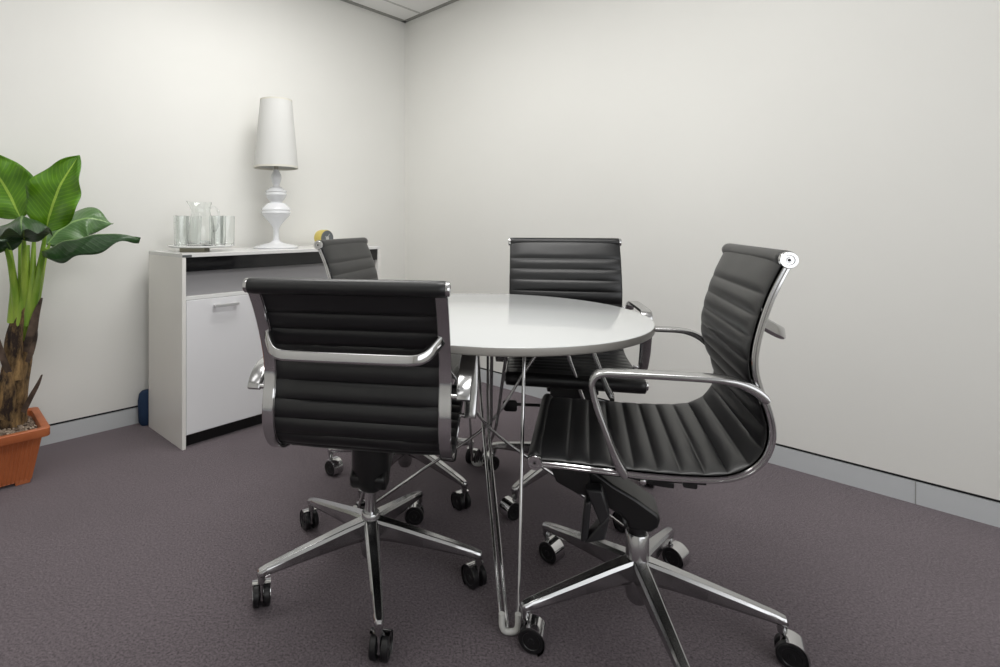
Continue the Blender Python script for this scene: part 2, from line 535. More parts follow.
    for sg in (-1, 1):
        bm = bmesh.new()
        pp = [T(Vector((x_, sg * .206, z_))) for x_, z_ in ((.185, .474), (.08, .4755), (-.03, .4785), (-.118, .485))]
        sweep(bm, pp, rrect(.006, .010, .003), up=(0, 0, 1))
        link('support_bar', bm, M['black'], root)
    bm = bmesh.new()
    out = [(.150, .415), (.152, .352), (.100, .326), (.045, .300), (.030, .286), (.026, .268), (-.026, .268), (-.044, .284), (-.050, .306), (-.042, .318), (.01, .350), (.060, .374), (.10, .40)]
    prism(bm, out, -.052, .052)
    link('tilt_housing', bm, M['black'], root, bevel=.007)
    for sg in (-1, 1):
        bm = bmesh.new()
        lathe(bm, [(0, sg * .086), (.0075, sg * .086), (.0075, sg * .094), (.005, sg * .0955), (0, sg * .0955)], 14, (-.005, 0, .412), 'y')
        link('pivot_bolt', bm, M['alu'], root)
    # paddle levers
    def paddle(sg, x0, z0, reach):
        bm = bmesh.new()
        tube(bm, cr([Vector((x0, sg * .05, z0)), Vector((x0, sg * (.10), z0 - .001)), Vector((x0, sg * reach, z0 - .004))], 4), .006, 10)
        c = Vector((x0, sg * (reach + .022), z0 - .010))
        sweep(bm, [c - Vector((0, sg * .026, 0)), c - Vector((0, sg * .02, 0)), c + Vector((0, sg * .018, -.002)), c + Vector((0, sg * .026, -.003))],
              rrect(.022, .008, .0075), up=(0, 0, 1), scales=[.75, 1, 1, .75])
        link('lever', bm, M['black'], root)
    paddle(lever_side, .085, .352, .20)
    if big_lever:
        bm = bmesh.new()
        def pan(p0, p1, p2, p3, th, yy):
            a = [bm.verts.new(Vector((p[0], yy, p[1]))) for p in (p0, p1, p2, p3)]
            b = [bm.verts.new(Vector((p[0], yy + th, p[1]))) for p in (p0, p1, p2, p3)]
            bm.faces.new(a); bm.faces.new(b[::-1])
            for i in range(4): bm.faces.new((a[i], b[i], b[(i + 1) % 4], a[(i + 1) % 4]))
        g = 1
        pan((.128, .378), (.088, .380), (.070, .318), (.092, .290), .045, .058)
        pan((.092, .300), (.070, .322), (.082, .258), (.132, .240), .045, .058)
        pan((.130, .345), (.114, .350), (.122, .250), (.140, .242), .045, .058)
        link('tilt_handle', bm, M['black_soft'], root, bevel=.005)
    # gas column
    bm = bmesh.new()
    if wide_sleeve:
        lathe(bm, [(0, .225), (.0215, .225), (.0215, .262), (.019, .27), (0, .27)], 28)
        link('gas_column', bm, M['black'], root)
        hub_top, hr = .240, .0285
    else:
        lathe(bm, [(0, .17), (.0165, .17), (.0165, .262), (0, .262)], 28)
        link('gas_column', bm, M['chrome'], root)
        bm = bmesh.new()
        lathe(bm, [(0, .258), (boot * .5, .258), (boot * .75, .270), (boot * .95, .296), (boot, .33), (boot, .395), (0, .395)], 30)
        link('column_boot', bm, M['black'], root)
        hub_top, hr = .192, .0265
    bm = bmesh.new()
    lathe(bm, [(0, .060), (.020, .060), (.026, .068), (.0305, .09), (.0315, .15), (hr, .178), (hr, hub_top - .003), (hr - .0025, hub_top), (0, hub_top)], 36)
    link('base_hub', bm, M['alu'], root)
    ph0 = phase - heading
    for k in range(5):
        a = ph0 + k * 2 * PI / 5
        u = Vector((math.cos(a), math.sin(a), 0)); w = Vector((-u.y, u.x, 0))
        bm = bmesh.new(); rings = []
        Rr = .3186
        for s, top, bot, hw2, he in ((.012, .178, .112, .0205, .006), (.04, .173, .113, .0205, .008), (.08, .1655, .112, .0195, .008), (.16, .148, .105, .0175, .008), (.24, .130, .097, .0152, .007),
                                    (.305, .1145, .090, .0132, .006), (Rr - .004, .111, .088, .0128, .006), (Rr + .005, .1085, .088, .0112, .006), (Rr + .010, .103, .090, .007, .004)):
            c = u * s
            sec = [(-hw2, bot + (top - bot) * .25), (-hw2 * 1.0, top - he), (-hw2 + he * .8, top), (hw2 - he * .8, top), (hw2, top - he), (hw2, bot + (top - bot) * .25), (hw2 * .5, bot), (-hw2 * .5, bot)]
            rings.append([bm.verts.new(c + w * y + Vector((0, 0, z))) for y, z in sec])
        for r0, r1 in zip(rings, rings[1:]):
            for j in range(8): bm.faces.new((r0[j], r0[(j + 1) % 8], r1[(j + 1) % 8], r1[j]))
        bm.faces.new(rings[0]); bm.faces.new(rings[-1][::-1])
        tipc = u * (Rr - .002)
        lathe(bm, [(0, .068), (.008, .068), (.0100, .072), (.0108, .098), (0, .098)], 14, tipc)
        link('base_leg', bm, M['alu'], root, bevel=.0015, angle=30)
        # twin wheel caster with a chrome hood
        sw = swivels[k] - heading
        cu = Vector((math.cos(sw), math.sin(sw), 0)); cw = Vector((-cu.y, cu.x, 0))
        cc = tipc + cu * .016; cc.z = .0315
        def G(v, cc=cc, cu=cu, cw=cw): return cc + cu * v.x + cw * v.y + Vector((0, 0, v.z))
        bm = bmesh.new()
        lathe(bm, [(0, .030), (.0048, .030), (.0048, .072), (0, .072)], 12, tipc)
        box(bm, -.020, .012, -.004, .004, -.008, .024, G)
        cst = link('caster', bm, M['alu'], root, bevel=.001)
        for sg in (-1, 1):
            bm = bmesh.new()
            y0, y1 = sg * .0055, sg * .0225
            lathe(bm, [(0, y0), (.028, y0), (.0312, y0 + sg * .002), (.0312, y1 - sg * .003), (.0285, y1), (.021, y1), (.0195, y1 - sg * .002), (.0075, y1 - sg * .002), (.0065, y1), (0, y1)], 32, (0, 0, 0), 'y', G)
            link('wheel', bm, M['rubber'], cst)
        bm = bmesh.new()
        arc = []
        n = 22; a0, a1 = R(-62), R(108)
        outer, inner_ = [], []
        for i in range(n + 1):
            t = a0 + (a1 - a0) * i / n
            wdt = .0245
            for lst, rr_ in ((outer, .0352), (inner_, .0333)):
                lst.append([bm.verts.new(G(Vector((rr_ * math.cos(t), y, rr_ * math.sin(t))))) for y in (-wdt, -wdt * .8, wdt * .8, wdt)])
        for i in range(n):
            for j in range(3):
                bm.faces.new((outer[i][j], outer[i + 1][j], outer[i + 1][j + 1], outer[i][j + 1]))
                bm.faces.new((inner_[i][j], inner_[i][j + 1], inner_[i + 1][j + 1], inner_[i + 1][j]))
            bm.faces.new((outer[i][0], inner_[i][0], inner_[i + 1][0], outer[i + 1][0]))
            bm.faces.new((outer[i][3], outer[i + 1][3], inner_[i + 1][3], inner_[i][3]))
        for e in (0, n):
            for j in range(3): bm.faces.new((outer[e][j], outer[e][j + 1], inner_[e][j + 1], inner_[e][j]))
        link('hood', bm, M['chrome'], cst, angle=50)
    return root

make_chair('black ribbed leather office chair seen from behind, nearest on the left', (-.109, 1.559), R(80.1), R(-10.5),
           [R(120), R(175), R(120), R(105), R(80)], tilt=.155, dz=-.024, sx=-.035, sy=-.030, boot=.056)
make_chair('black ribbed leather office chair turned sideways at the right, its whole seat in view', (.600, 1.372), R(161.3), R(-22.4),
           [R(-30), R(-50), R(-48), R(-22), R(-40)], wide_sleeve=True, lever_side=-1, big_lever=True)
make_chair('black ribbed leather office chair facing the camera from behind the round table', (.633, 2.067), R(-102.8), R(1.9),
           [R(60), R(40), R(200), R(205), R(100)], tilt=.03, dz=.003, roll=1.32, lever_side=-1)
make_chair('black ribbed leather office chair between the white cabinet and the round table, mostly hidden', (-.010, 2.143), R(-17.1), R(-46.8),
           [R(120), R(60), R(20), R(-40), R(-60)], lever_side=1, tilt=.02)

# ------------------------------------------------------------------ round table
TC = Vector((.281, 1.798, 0))
tb = thing('round_table', 'round white gloss meeting table on a crossed chrome wire base', 'table', TC)
bm = bmesh.new()
TR = .513
lathe(bm, [(0, .7165), (TR - .004, .7165), (TR - .001, .719), (TR, .7225), (TR, .7355), (TR - .0008, .7383)], 128)
link('tabletop_edge', bm, M['edge_white'], tb, label='off-white table edge band')
bm = bmesh.new()
lathe(bm, [(0, .7384), (TR - .0008, .7384), (TR - .0022, .7398), (TR - .004, .7403), (0, .7403)], 128)
link('tabletop', bm, M['gloss_white'], tb)
feet = [TC + Vector((math.cos(R(-92.6 + 90 * k)), math.sin(R(-92.6 + 90 * k)), 0)) * .466 for k in range(4)]
for k, ft in enumerate(feet):
    p = ft - TC; u = p.normalized(); w = Vector((-u.y, u.x, 0))
    bm = bmesh.new()
    r = .0052
    def outer(off, top_off):
        a = p + w * off + Vector((0, 0, .018)); b = u * .235 + w * top_off + Vector((0, 0, .7165))
        tube(bm, [a, a.lerp(b, .5), b], r, 10)
    def inner(off, mo, to):
        # foot through the waist and on to the far side of the top
        a2 = p + w * off + Vector((0, 0, .018)); mid = w * mo + Vector((0, 0, .352)); c = -u * .25 + w * to + Vector((0, 0, .7165))
        tube(bm, cr([a2, a2.lerp(mid, .5), mid, mid.lerp(c, .5), c], 6), r, 10)
    outer(.0205, .078)
    inner(-.0205, -.022, -.03)
    if k % 2 == 0: inner(-.006, -.004, .02)
    else: outer(.004, .052)
    # bend across the foot
    bend = [p + w * .0205 + Vector((0, 0, .024)), p + w * .020 + Vector((0, 0, .014)), p + w * .008 + Vector((0, 0, .007)), p - w * .008 + Vector((0, 0, .007)), p - w * .020 + Vector((0, 0, .014)), p - w * .0205 + Vector((0, 0, .024))]
    tube(bm, cr(bend, 4), r, 8)
    lg = link('leg', bm, M['chrome'], tb)
    bm = bmesh.new()
    cp = [p + w * .0205 + Vector((0, 0, .055)), p + w * .0200 + Vector((0, 0, .024)), p + w * .0135 + Vector((0, 0, .0115)), p + Vector((0, 0, .0085)), p - w * .0135 + Vector((0, 0, .0115)), p - w * .0200 + Vector((0, 0, .024)), p - w * .0205 + Vector((0, 0, .055))]
    tube(bm, cr(cp, 5), .0078, 12)
    link('foot_cap', bm, M['cap_white'], lg, label='white plastic foot cap')
bm = bmesh.new()
lathe(bm, [(.245, .709), (.262, .709), (.262, .7165), (.245, .7165)], 60)
link('mounting_ring', bm, M['chrome'], tb)

# ------------------------------------------------------------------ storage cabinet
cdir = 44.2
ca = Vector((math.sin(R(cdir)), math.cos(R(cdir)), 0))        # along the front, away from the camera
cd = Vector((-ca.y, ca.x, 0))                                 # front to back
CO = Vector((-1.038, 2.422, 0))
cab = thing('storage_cabinet', 'glossy white storage cabinet with a black band under its top, against the left wall', 'cabinet', CO, math.atan2(ca.y, ca.x))
# local axes: x along the front, y towards the wall, z up
W_, D_, HC = 1.245, .415, .907
def cpart(name, boxes, m, parent=None, bevel=.0015, label=None):
    bm = bmesh.new()
    for b in boxes: box(bm, *b)
    return link(name, bm, m, parent or cab, smooth=False, bevel=bevel, label=label)
cpart('top_panel', [(0, W_, 0, D_, HC - .018, HC)], M['cab_white'])
cpart('side_panel', [(0, .018, 0, D_, 0, HC - .018)], M['cab_side'])
cpart('side_panel', [(W_ - .018, W_, 0, D_, 0, HC - .018)], M['cab_side'])
cpart('back_panel', [(.018, W_ - .018, D_ - .01, D_, .06, HC - .018)], M['cab_white'])
cpart('shelf', [(.018, W_ - .018, .004, D_ - .01, .690, .706)], M['cab_white'])
cpart('black_band', [(.018, W_ - .018, .010, .026, .822, HC - .018)], M['cab_black'], label='glossy black band')
cpart('grey_panel', [(.018, W_ - .018, .030, .042, .706, .822)], M['cab_grey'], label='grey recessed panel')
cpart('plinth', [(.018, W_ - .018, .035, .055, 0, .062)], M['black'], label='black recessed plinth')
cpart('bottom_panel', [(.018, W_ - .018, .004, D_ - .01, .062, .078)], M['cab_white'])
cpart('edge_tag', [(.000, .045, -.0012, .0, HC - .017, HC - .006)], M['dial'], label='small dark grey tag')
nw = (W_ - .036) / 3
for i in range(3):
    x0 = .018 + nw * i
    dd = cpart('door', [(x0 + .001, x0 + nw - .001, -.002, .016, .066, .688)], M['cab_door'])
    xc = x0 + nw * .47
    bm = bmesh.new()
    box(bm, xc - .063, xc + .063, -.030, -.018, .646, .660)
    for e in (-.053, .053): box(bm, xc + e - .006, xc + e + .006, -.020, -.001, .648, .658)
    link('handle', bm, M['handle'], dd, smooth=False, bevel=.002)

def cabpt(x, y, z=HC): 
    return CO + ca * x + cd * y + Vector((0, 0, z))

# dark blue bag pushed behind the cabinet
bm = bmesh.new()
pf = [(0, .02), (.030, .0), (.042, .02), (.047, .07), (.046, .13), (.040, .165), (.026, .178), (0, .18)]
lathe(bm, [(r_, z_) for r_, z_ in pf], 20)
for v in bm.verts:
    s = 1 + .10 * noise.noise(v.co * 22)
    v.co.x *= s * .9; v.co.y *= s * .68
b = link('rolled_bag', bm, M['blue'])
p = CO + ca * .012 + cd * (D_ + .0405) - ca * .008; b.location = (p.x, p.y, 0); b.rotation_euler = (0, 0, R(cdir))
tag(b, 'dark blue bag squeezed between the cabinet and the left wall', 'bag')

# ------------------------------------------------------------------ table lamp
lp = cabpt(.640, .235)
lamp = thing('table_lamp', 'tall white table lamp with a turned baluster stem and cone shade, on the cabinet', 'lamp', lp)
bm = bmesh.new()
lathe(bm, [(0, 0), (.124, 0), (.128, .004), (.127, .008), (.10, .017), (.065, .025), (.035, .032), (.022, .042), (0, .042)], 64)
link('lamp_base', bm, M['ceramic'], lamp)
bm = bmesh.new()
lathe(bm, [(0, .040), (.022, .040), (.0165, .055), (.0155, .080), (.0165, .105), (.022, .122), (.030, .135), (.048, .158), (.066, .176), (.078, .190), (.079, .198), (.083, .200), (.084, .208), (.081, .212), (.080, .217),
           (.083, .220), (.081, .226), (.070, .240), (.058, .252), (.050, .259), (.034, .263), (.034, .268), (.046, .282), (.054, .294), (.058, .303), (.060, .306), (.060, .314), (.057, .317), (.057, .322), (.060, .325), (.059, .332),
           (.045, .336), (.044, .342), (.034, .346), (.031, .352), (.020, .356), (.017, .362), (.020, .372), (.026, .388), (.0295, .404), (.0285, .418), (.023, .434), (.016, .446), (.015, .450), (.017, .453), (0, .453)], 48)
link('stem', bm, M['ceramic'], lamp, angle=50)
bm = bmesh.new()
lathe(bm, [(0, .450), (.013, .450), (.013, .50), (.009, .505), (0, .505)], 20)
for k in range(3):
    a = k * 2 * PI / 3
    tube(bm, [Vector((0, 0, .500)), Vector((.113 * math.cos(a), .113 * math.sin(a), .512))], .0016, 6)
link('socket', bm, M['brass'], lamp)
bm = bmesh.new()
lathe(bm, [(0, .50), (.012, .50), (.014, .52), (.028, .545), (.031, .565), (.024, .588), (0, .60)], 20)
link('bulb', bm, M['shade'], lamp)
bm = bmesh.new()
zb, zt, rb_, rt_ = .462, .855, .125, .090
n = 64
ring = []
for r_, z_ in ((rb_, zb), (rt_, zt), (rt_ - .0015, zt), (rb_ - .0015, zb)):
    ring.append([bm.verts.new((r_ * math.cos(2 * PI * i / n), r_ * math.sin(2 * PI * i / n), z_)) for i in range(n)])
for k in range(4):
    a, b_ = ring[k], ring[(k + 1) % 4]
    for i in range(n): bm.faces.new((a[i], b_[i], b_[(i + 1) % n], a[(i + 1) % n]))
link('lamp_shade', bm, M['shade'], lamp, angle=30)
for z0, z1 in ((zb - .001, zb + .010), (zt - .009, zt + .001)):
    bm = bmesh.new(); ring = []
    for off in (.0006, -.0022):
        for z_ in ((z0, z1) if off > 0 else (z1, z0)):
            f_ = (z_ - zb) / (zt - zb); r_ = rb_ + (rt_ - rb_) * f_ + off
            ring.append([bm.verts.new((r_ * math.cos(2 * PI * i / n), r_ * math.sin(2 * PI * i / n), z_)) for i in range(n)])
    for k in range(4):
        a, b_ = ring[k], ring[(k + 1) % 4]
        for i in range(n): bm.faces.new((a[i], b_[i], b_[(i + 1) % n], a[(i + 1) % n]))
    link('shade_hem', bm, M['hem'], lamp)

# ------------------------------------------------------------------ tray, jug and glasses
tp = cabpt(.183, .20)
bm = bmesh.new(); box(bm, -.060, .060, -.045, .045, 0, .020)
o = link('coaster_block', bm, M['slate'], smooth=False, bevel=.002)
o.location = (tp.x - .015, tp.y - .05, HC); o.rotation_euler = (0, 0, R(5))
tag(o, 'flat grey-brown block lying under the glass tray on the cabinet', 'block')
bm = bmesh.new()
lathe(bm, [(0, 0), (.145, 0), (.160, .006), (.162, .009), (.159, .0105), (.143, .0055), (0, .0055)], 64)
o = link('serving_tray', bm, M['tray'])
tz = HC + .0205
o.location = (tp.x, tp.y, tz)
tag(o, 'round white tray carrying the water jug and glasses on the cabinet', 'tray')
gz = tz + .0058
# jug with a pulled lip and a loop handle
jug = thing('water_jug', 'clear glass water jug with a handle, in the middle of the tray', 'jug', (tp.x + .002, tp.y - .012, gz), R(180))
jug.scale = (1.15, 1.15, 1)
bm = bmesh.new()
outp = [(.0, 0), (.050, 0), (.055, .004), (.056, .03), (.054, .09), (.048, .135), (.039, .165), (.037, .18), (.041, .205), (.045, .222)]
inp = [(.0425, .222), (.0385, .205), (.0345, .18), (.0365, .165), (.0455, .135), (.0515, .09), (.0535, .03), (.050, .010), (0, .008)]
lathe(bm, outp + inp, 40)
for v in bm.verts:
    if v.co.z > .17:
        a = math.atan2(v.co.y, v.co.x); k = max(math.cos(a), 0) ** 6 * (v.co.z - .17) / .052
        v.co.x += .022 * k; v.co.z += .008 * k
link('jug_body', bm, M['glass'], jug)
bm = bmesh.new()
tube(bm, cr([Vector((-.037, 0, .195)), Vector((-.060, 0, .196)), Vector((-.078, 0, .17)), Vector((-.078, 0, .12)), Vector((-.066, 0, .085)), Vector((-.052, 0, .075))], 6), .0045, 10)
link('jug_handle', bm, M['glass'], jug)
bm = bmesh.new()
lathe(bm, [(0, 0), (.031, 0), (.033, .003), (.0345, .07), (.036, .152), (.0345, .1525), (.0328, .06), (.031, .012), (0, .010)], 28)
g0 = link('drinking_glass', bm, M['glass'])
spots = [(-.108, .010, 'leftmost clear glass tumbler on the round tray'),
         (-.072, .085, 'clear glass tumbler at the back left of the tray, behind the jug'),
         (.040, .105, 'clear glass tumbler at the back right of the tray, behind the jug handle'),
         (.120, .036, 'rightmost clear glass tumbler on the round tray'),
         (.108, -.062, 'clear glass tumbler at the front right of the tray'),
         (-.070, -.080, 'clear glass tumbler at the front left of the tray')]
for i, (dx, dy, lab) in enumerate(spots):
    o = g0 if i == 0 else g0.copy()
    if i: COL.objects.link(o)
    o.location = (tp.x + dx, tp.y + dy, gz)
    tag(o, lab, 'glass', 'drinking glasses on the tray')

# ------------------------------------------------------------------ small round clock
kp = cabpt(.965, .20)
ck = thing('desk_clock', 'small round desk clock, yellow case and dark grey face, behind the chair on the cabinet', 'clock', kp, R(-42))
# local -z axis of drum lies along x: the face looks along +x
def cz(v): return v + Vector((0, 0, .052))
bm = bmesh.new()
lathe(bm, [(0, -.055), (.040, -.055), (.049, -.048), (.0515, -.03), (.0515, .012), (.049, .018), (0, .018)], 40, (0, 0, 0), 'x', cz)
link('clock_case', bm, M['yellow'], ck)
bm = bmesh.new()
lathe(bm, [(0, .015), (.047, .015), (.047, .021), (.044, .024), (.042, .021), (0, .021)], 40, (0, 0, 0), 'x', cz)
link('clock_face', bm, M['dial'], ck)
bm = bmesh.new()
for a, l in ((R(60), .030), (R(150), .022)):
    tube(bm, [cz(Vector((.0225, 0, 0))), cz(Vector((.0225, l * math.cos(a), l * math.sin(a))))], .0016, 6)
lathe(bm, [(0, .0205), (.012, .0205), (.012, .0222), (0, .0222)], 20, (0, 0, 0), 'x', cz)
link('clock_hands', bm, M['dial_mark'], ck)
bm = bmesh.new()
for e in (-1, 1): box(bm, -.03, .006, e * .028 - .006, e * .028 + .006, 0, .012)
link('clock_foot', bm, M['dial'], ck, smooth=False, bevel=.002)

# ------------------------------------------------------------------ potted plant
pu = dr.copy(); pv = -dl      # pv runs along the left wall away from the camera
near_corner = Vector((-1.438, 2.12, 0))                            # right-hand front corner of the rim
PW, PD, PH = .46, .33, .225
pc = near_corner - pv * (PW / 2) - pu * (PD / 2)
plant = thing('potted_plant', 'broad-leaved banana plant with a brown trunk in an orange terracotta trough', 'plant', pc, math.atan2(pv.y, pv.x))
inv = Matrix.Translation(pc) @ Matrix.Rotation(math.atan2(pv.y, pv.x), 4, 'Z')
inv = inv.inverted()
def loc(p): return inv @ p
# local x along the wall, y towards the wall? (left-hand normal of pv)
bm = bmesh.new()
def rrz(hx, hy, r, z, n=4):
    return [bm.verts.new((a, b, z)) for a, b in rrect(hx, hy, r, n)]
def ribbed(hx, hy, z, rib):
    out = []
    per = []
    def side(x0, y0, x1, y1, nx, ny, L):
        k = max(int(L / .018), 4)
        for i in range(k):
            for q, off in ((.0, 0), (.30, 0), (.38, rib), (.92, rib)):
                t = (i + q) / k
                e = 1 if .5 / k < t < 1 - .5 / k else 0
                out.append((x0 + (x1 - x0) * t - nx * off * e, y0 + (y1 - y0) * t - ny * off * e))
    side(hx, -hy, hx, hy, 1, 0, 2 * PD / 2); side(hx, hy, -hx, hy, 0, 1, PW)
    side(-hx, hy, -hx, -hy, -1, 0, PD); side(-hx, -hy, hx, -hy, 0, -1, PW)
    return [bm.verts.new((a, b, z)) for a, b in out]
hx, hy = PW / 2, PD / 2
rings = [ribbed(hx - .058, hy - .058, .014, 0), ribbed(hx - .056, hy - .056, .018, .003), ribbed(hx - .028, hy - .028, PH - .048, .003), ribbed(hx - .026, hy - .026, PH - .040, 0), ribbed(hx - .024, hy - .024, PH - .03, 0)]
for a, b in zip(rings, rings[1:]):
    for i in range(len(a)): bm.faces.new((a[i], a[(i + 1) % len(a)], b[(i + 1) % len(a)], b[i]))
bm.faces.new(rings[0][::-1])
link('pot', bm, M['terra'], plant, angle=20)
pot_rings = []
bm = bmesh.new()
prof = [(.026, PH - .034), (.002, PH - .034), (0, PH - .030), (0, PH - .002), (.003, PH + .001), (.020, PH + .001), (.027, PH - .003), (.031, PH - .034)]
rs = [rrz(hx - o_, hy - o_, .018, z_, 4) for o_, z_ in prof]
for a, b in zip(rs, rs[1:] + rs[:1]):
    for i in range(len(a)): bm.faces.new((a[i], a[(i + 1) % len(a)], b[(i + 1) % len(a)], b[i]))
link('pot_rim', bm, M['terra'], plant, angle=40)
for sx_ in (-1, 1):
    for sy_ in (-1, 1):
        bm = bmesh.new()
        x = sx_ * (hx - .085); y = sy_ * (hy - .085)
        box(bm, x - .025, x + .025, y - .025, y + .025, 0, .018)
        link('pot_foot', bm, M['terra'], plant, smooth=False, bevel=.003)
# gravel surface with individual pebbles
bm = bmesh.new()
nx, ny_ = 40, 30
gv = [[bm.verts.new(((-1 + 2 * i / nx) * (hx - .028), (-1 + 2 * j / ny_) * (hy - .028), PH - .026 + .006 * noise.noise(Vector((i * .7, j * .7, 0))))) for j in range(ny_ + 1)] for i in range(nx + 1)]
for i in range(nx):
    for j in range(ny_): bm.faces.new((gv[i][j], gv[i + 1][j], gv[i + 1][j + 1], gv[i][j + 1]))
for k in range(900):
    x = random.uniform(-1, 1) * (hx - .036); y = random.uniform(-1, 1) * (hy - .036)
    r_ = random.uniform(.004, .0075)
    mtx = Matrix.Translation((x, y, PH - .022 + random.uniform(-.002, .003))) @ Matrix.Rotation(random.random() * 3, 4, 'Z') @ Matrix.Rotation(random.random(), 4, 'X') @ Matrix.Diagonal((r_ * 1.3, r_, r_ * .7, 1))
    bmesh.ops.create_icosphere(bm, subdivisions=1, radius=1, matrix=mtx)
g = link('gravel', bm, M['gravel'], plant); g['kind'] = 'stuff'

# trunk: irregular, slightly leaning, tall enough to reach the stalks
tr_pts = [at(9, 428, 2.33), at(10, 405, 2.33), at(14, 380, 2.33), at(18, 355, 2.34), at(20, 330, 2.345), at(22, 314, 2.35)]
tr_pts[0].z = PH - .03
tr_r = [.058, .054, .050, .047, .043, .034]
cp = cr([Vector((*p, r_)) for p, r_ in zip(tr_pts, tr_r)], 8)
bm = bmesh.new(); rings = []
nn = 32
for i, q in enumerate(cp):
    c = Vector(q[:3]); r0 = q[3]
    rg = []
    for j in range(nn):
        a = 2 * PI * j / nn
        rr_ = r0 * (1 + .16 * noise.noise(Vector((math.cos(a) * 1.6, math.sin(a) * 1.6, c.z * 7))) + .10 * abs(noise.noise(Vector((math.cos(a) * 5, math.sin(a) * 5, c.z * 5)))) + .05 * math.sin(a * 7 + c.z * 9))
        rg.append(bm.verts.new(loc(c + Vector((math.cos(a) * rr_, math.sin(a) * rr_, 0)))))
    rings.append(rg)
for a, b in zip(rings, rings[1:]):
    for j in range(nn): bm.faces.new((a[j], a[(j + 1) % nn], b[(j + 1) % nn], b[j]))
bm.faces.new(rings[0][::-1]); bm.faces.new(rings[-1])
trunk = link('trunk', bm, M['bark'], plant, angle=60)
# dry husks and a snapped twig
def strip(name, pts, ws, m, parent, thick=.004):
    bm = bmesh.new()
    pts = [Vector(p) for p in pts]
    pp = cr([Vector((*p, w_)) for p, w_ in zip(pts, ws)], 6)
    rings = []
    for i, q in enumerate(pp):
        c = Vector(q[:3]); w_ = q[3]
        a = Vector(pp[max(i - 1, 0)][:3]); b = Vector(pp[min(i + 1, len(pp) - 1)][:3])
        t = (b - a).normalized()
        side = t.cross(Vector((0, -1, 0))).normalized(); n_ = side.cross(t)
        rings.append([bm.verts.new(loc(c + side * w_ * math.cos(x) + n_ * (thick * math.sin(x) + w_ * .45 * math.cos(x) ** 2))) for x in [2 * PI * k / 10 for k in range(10)]])
    for a, b in zip(rings, rings[1:]):
        for j in range(10): bm.faces.new((a[j], a[(j + 1) % 10], b[(j + 1) % 10], b[j]))
    bm.faces.new(rings[0][::-1]); bm.faces.new(rings[-1])
    return link(name, bm, m, parent, angle=60)
strip('husk', [at(24, 412, 2.29), at(31, 398, 2.28), at(38, 385, 2.27), at(42, 375, 2.265)], [.012, .011, .008, .003], M['husk'], trunk)
strip('husk', [at(27, 352, 2.30), at(33, 335, 2.30), at(37, 315, 2.30), at(42, 298, 2.30)], [.020, .022, .016, .004], M['husk'], trunk)
strip('husk', [at(28, 362, 2.29), at(32, 352, 2.285), at(36, 338, 2.28), at(37, 331, 2.28)], [.010, .012, .008, .003], M['husk'], trunk)
strip('husk', [at(10, 372, 2.27), at(5, 360, 2.26), at(0, 345, 2.25), at(-3, 334, 2.25)], [.014, .015, .012, .004], M['husk'], trunk)
strip('husk', [at(8, 420, 2.26), at(12, 395, 2.262), at(10, 372, 2.27), at(14, 350, 2.28)], [.030, .026, .022, .008], M['bark'], trunk)
strip('husk', [at(20, 380, 2.27), at(19, 350, 2.285), at(20, 325, 2.30), at(26, 308, 2.30)], [.022, .026, .022, .006], M['bark'], trunk)

def leaf(stalk, mid, width, up, m, fold=.25, wav=.012, label=None, shape=.42, curl=0.0):
    """stalk: points from trunk to blade base; mid: midrib points; up: blade normal hint."""
    bm = bmesh.new()
    sp = cr([Vector(p) for p in stalk], 8)
    rad = [.023 - .018 * (i / (len(sp) - 1)) ** .8 for i in range(len(sp))]
    sw = [loc(p) for p in sp]
    tube(bm, sw, 1, 10, radii=rad)
    st = link('leaf_stalk', bm, M['stem'], plant)
    bm = bmesh.new(); uvl = bm.loops.layers.uv.new('UVMap')
    mp = resample(cr([Vector(p) for p in mid], 8), 41)[0]
    nv = 16; grid = []
    seed = random.random() * 50
    for i, c in enumerate(mp):
        t = i / 40
        tg = (mp[min(i + 1, 40)] - mp[max(i - 1, 0)]).normalized()
        U = Vector(up); U = (U - tg * U.dot(tg)).normalized(); S = tg.cross(U)
        # ovate outline: broad below the middle, drawn to a point
        w_ = width * (math.sin(PI * t ** .74) ** .86 if 0 < t < 1 else 0)
        w_ = max(w_, .002)
        row = []
        for j in range(nv + 1):
            v = -1 + 2 * j / nv
            ang = fold * abs(v)
            off = S * (v * w_ * math.cos(ang)) + U * (abs(v) * w_ * math.sin(fold) - curl * v * v * w_)
            off += U * wav * abs(v) ** 1.5 * math.sin(t * 17 + seed + (2 if v > 0 else 0)) + U * wav * .8 * noise.noise(Vector((t * 5, v * 2, seed)))
            row.append((bm.verts.new(loc(c + off)), t, (v + 1) / 2))
        grid.append(row)
    for i in range(40):
        for j in range(nv):
            q = (grid[i][j], grid[i][j + 1], grid[i + 1][j + 1], grid[i + 1][j])
            f_ = bm.faces.new([x[0] for x in q])
            for lp_, x in zip(f_.loops, q): lp_[uvl].uv = (x[1], x[2])
    o = link('leaf', bm, m, st, angle=180, label=label)
    s = o.modifiers.new('thickness', 'SOLIDIFY'); s.thickness = .0016; s.offset = 0
    return o
TB = at(24, 335, 2.335)
def stalk(*p, dx=0):
    return [TB + Vector((dx, 0, -.02))] + [at(*q) for q in p]
# upright leaf in the centre
leaf(stalk((35, 290, 2.335), (42, 255, 2.31), (46, 228, 2.29), dx=.01), [at(46, 230, 2.29), at(52, 207, 2.27), at(62, 182, 2.27), at(79, 155, 2.29)], .108, (.12, -.98, .12), M['leaf_bright'], fold=.18,
     label='upright bright green leaf')
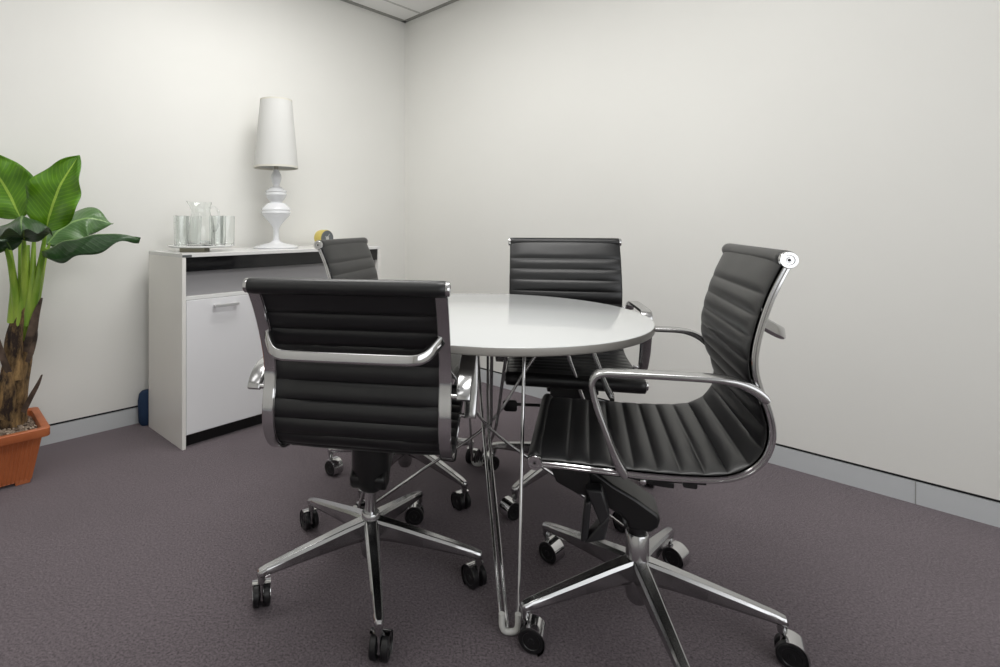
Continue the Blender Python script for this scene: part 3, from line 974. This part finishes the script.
# upright leaf leaning out to the left
leaf(stalk((22, 290, 2.31), (21, 250, 2.31), (20, 216, 2.33), dx=-.005), [at(21, 218, 2.33), at(9, 194, 2.33), at(-4, 172, 2.33), at(-16, 150, 2.33)], .118, (.15, -.95, .2), M['leaf_bright'], fold=.16,
     label='bright green leaf leaning left')
# paler leaf reaching right, its top seen
leaf(stalk((38, 290, 2.35), (44, 260, 2.36), (50, 243, 2.37), dx=.015), [at(46, 244, 2.36), at(62, 228, 2.42), at(86, 218, 2.48), at(113, 224, 2.54)], .115, (.10, -.80, .60), M['leaf_mid'], fold=-.25, curl=.12,
     label='dull green leaf reaching right')
# long drooping leaf, underside dark
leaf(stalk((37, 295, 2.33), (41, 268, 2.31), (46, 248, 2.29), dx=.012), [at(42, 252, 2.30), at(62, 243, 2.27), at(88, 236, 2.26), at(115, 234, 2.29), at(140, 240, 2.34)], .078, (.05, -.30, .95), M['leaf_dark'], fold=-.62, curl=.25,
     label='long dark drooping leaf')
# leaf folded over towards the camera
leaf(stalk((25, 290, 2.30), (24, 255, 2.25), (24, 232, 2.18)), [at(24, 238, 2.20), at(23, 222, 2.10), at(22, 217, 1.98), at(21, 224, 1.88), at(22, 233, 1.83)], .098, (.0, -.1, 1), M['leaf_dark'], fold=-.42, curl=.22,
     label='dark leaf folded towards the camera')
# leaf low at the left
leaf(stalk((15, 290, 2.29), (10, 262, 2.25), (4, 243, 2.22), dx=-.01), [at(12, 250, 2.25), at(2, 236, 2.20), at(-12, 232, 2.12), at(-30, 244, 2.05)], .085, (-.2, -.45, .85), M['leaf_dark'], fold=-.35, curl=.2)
# bare young stalks in the bundle
for a, b, c in (((20, 325), (26, 280), (28, 245)), ((28, 325), (32, 285), (34, 240)), ((13, 322), (14, 285), (10, 248)), ((30, 318), (37, 285), (41, 258))):
    bm = bmesh.new()
    pts = cr([at(*a, 2.315), at(*b, 2.305), at(*c, 2.31)], 8)
    tube(bm, [loc(p) for p in pts], 1, 10, radii=[.021 - .014 * i / 16 for i in range(17)])
    link('leaf_stalk', bm, M['stem'], plant)

# ------------------------------------------------------------------ lights: recessed ceiling fittings and the added fill light
def panel(x, y, w, h, power, ang, col=(1, .99, .97)):
    L = bpy.data.lights.new('ceiling_light', 'AREA'); L.shape = 'RECTANGLE'; L.size = w; L.size_y = h
    L.energy = power; L.color = col
    o = bpy.data.objects.new('ceiling_light', L); COL.objects.link(o)
    o.location = (x, y, CH - .012); o.rotation_euler = (0, 0, ang)
    return o
for (c, n, ww, hh), pw in zip(FILL, (27,)):
    L = bpy.data.lights.new('window_daylight', 'AREA'); L.shape = 'RECTANGLE'; L.size = ww; L.size_y = hh; L.energy = pw; L.color = (.97, .985, 1)  # fill light added behind the camera to brighten walls and fronts
    o = bpy.data.objects.new('window_daylight', L); COL.objects.link(o)
    o.location = c; o.rotation_euler = (-n).to_track_quat('Z', 'Y').to_euler()
aw = math.atan2(dl.y, dl.x)
for (u_, v_, pw) in ((1.5, 1.08, 20), (1.5, 2.35, 18), (3.25, 1.25, 4), (3.25, 2.45, 4)):
    p = corner + dl * u_ + dr * v_
    panel(p.x, p.y, 1.15, .56, pw, aw)

w = bpy.data.worlds.new('world'); sc.world = w; w.use_nodes = True
w.node_tree.nodes['Background'].inputs['Color'].default_value = (1, 1, 1, 1)
w.node_tree.nodes['Background'].inputs['Strength'].default_value = .3

# ------------------------------------------------------------------ camera
cam = bpy.data.cameras.new('camera'); co = bpy.data.objects.new('camera', cam); COL.objects.link(co)
cam.sensor_width = 36; cam.sensor_fit = 'HORIZONTAL'; cam.lens = F / 1000 * 36
cam.shift_y = -(333.5 - 225) / 1000
cam.shift_x = (500 - X0) / 1000
cam.clip_start = .05
co.location = (0, 0, H); co.rotation_euler = (R(90), 0, 0)
sc.camera = co
sc.view_settings.view_transform = 'Standard'
sc.view_settings.look = 'None'
sc.view_settings.gamma = 1
sc.view_settings.use_curve_mapping = False
sc.view_settings.exposure = 0.05
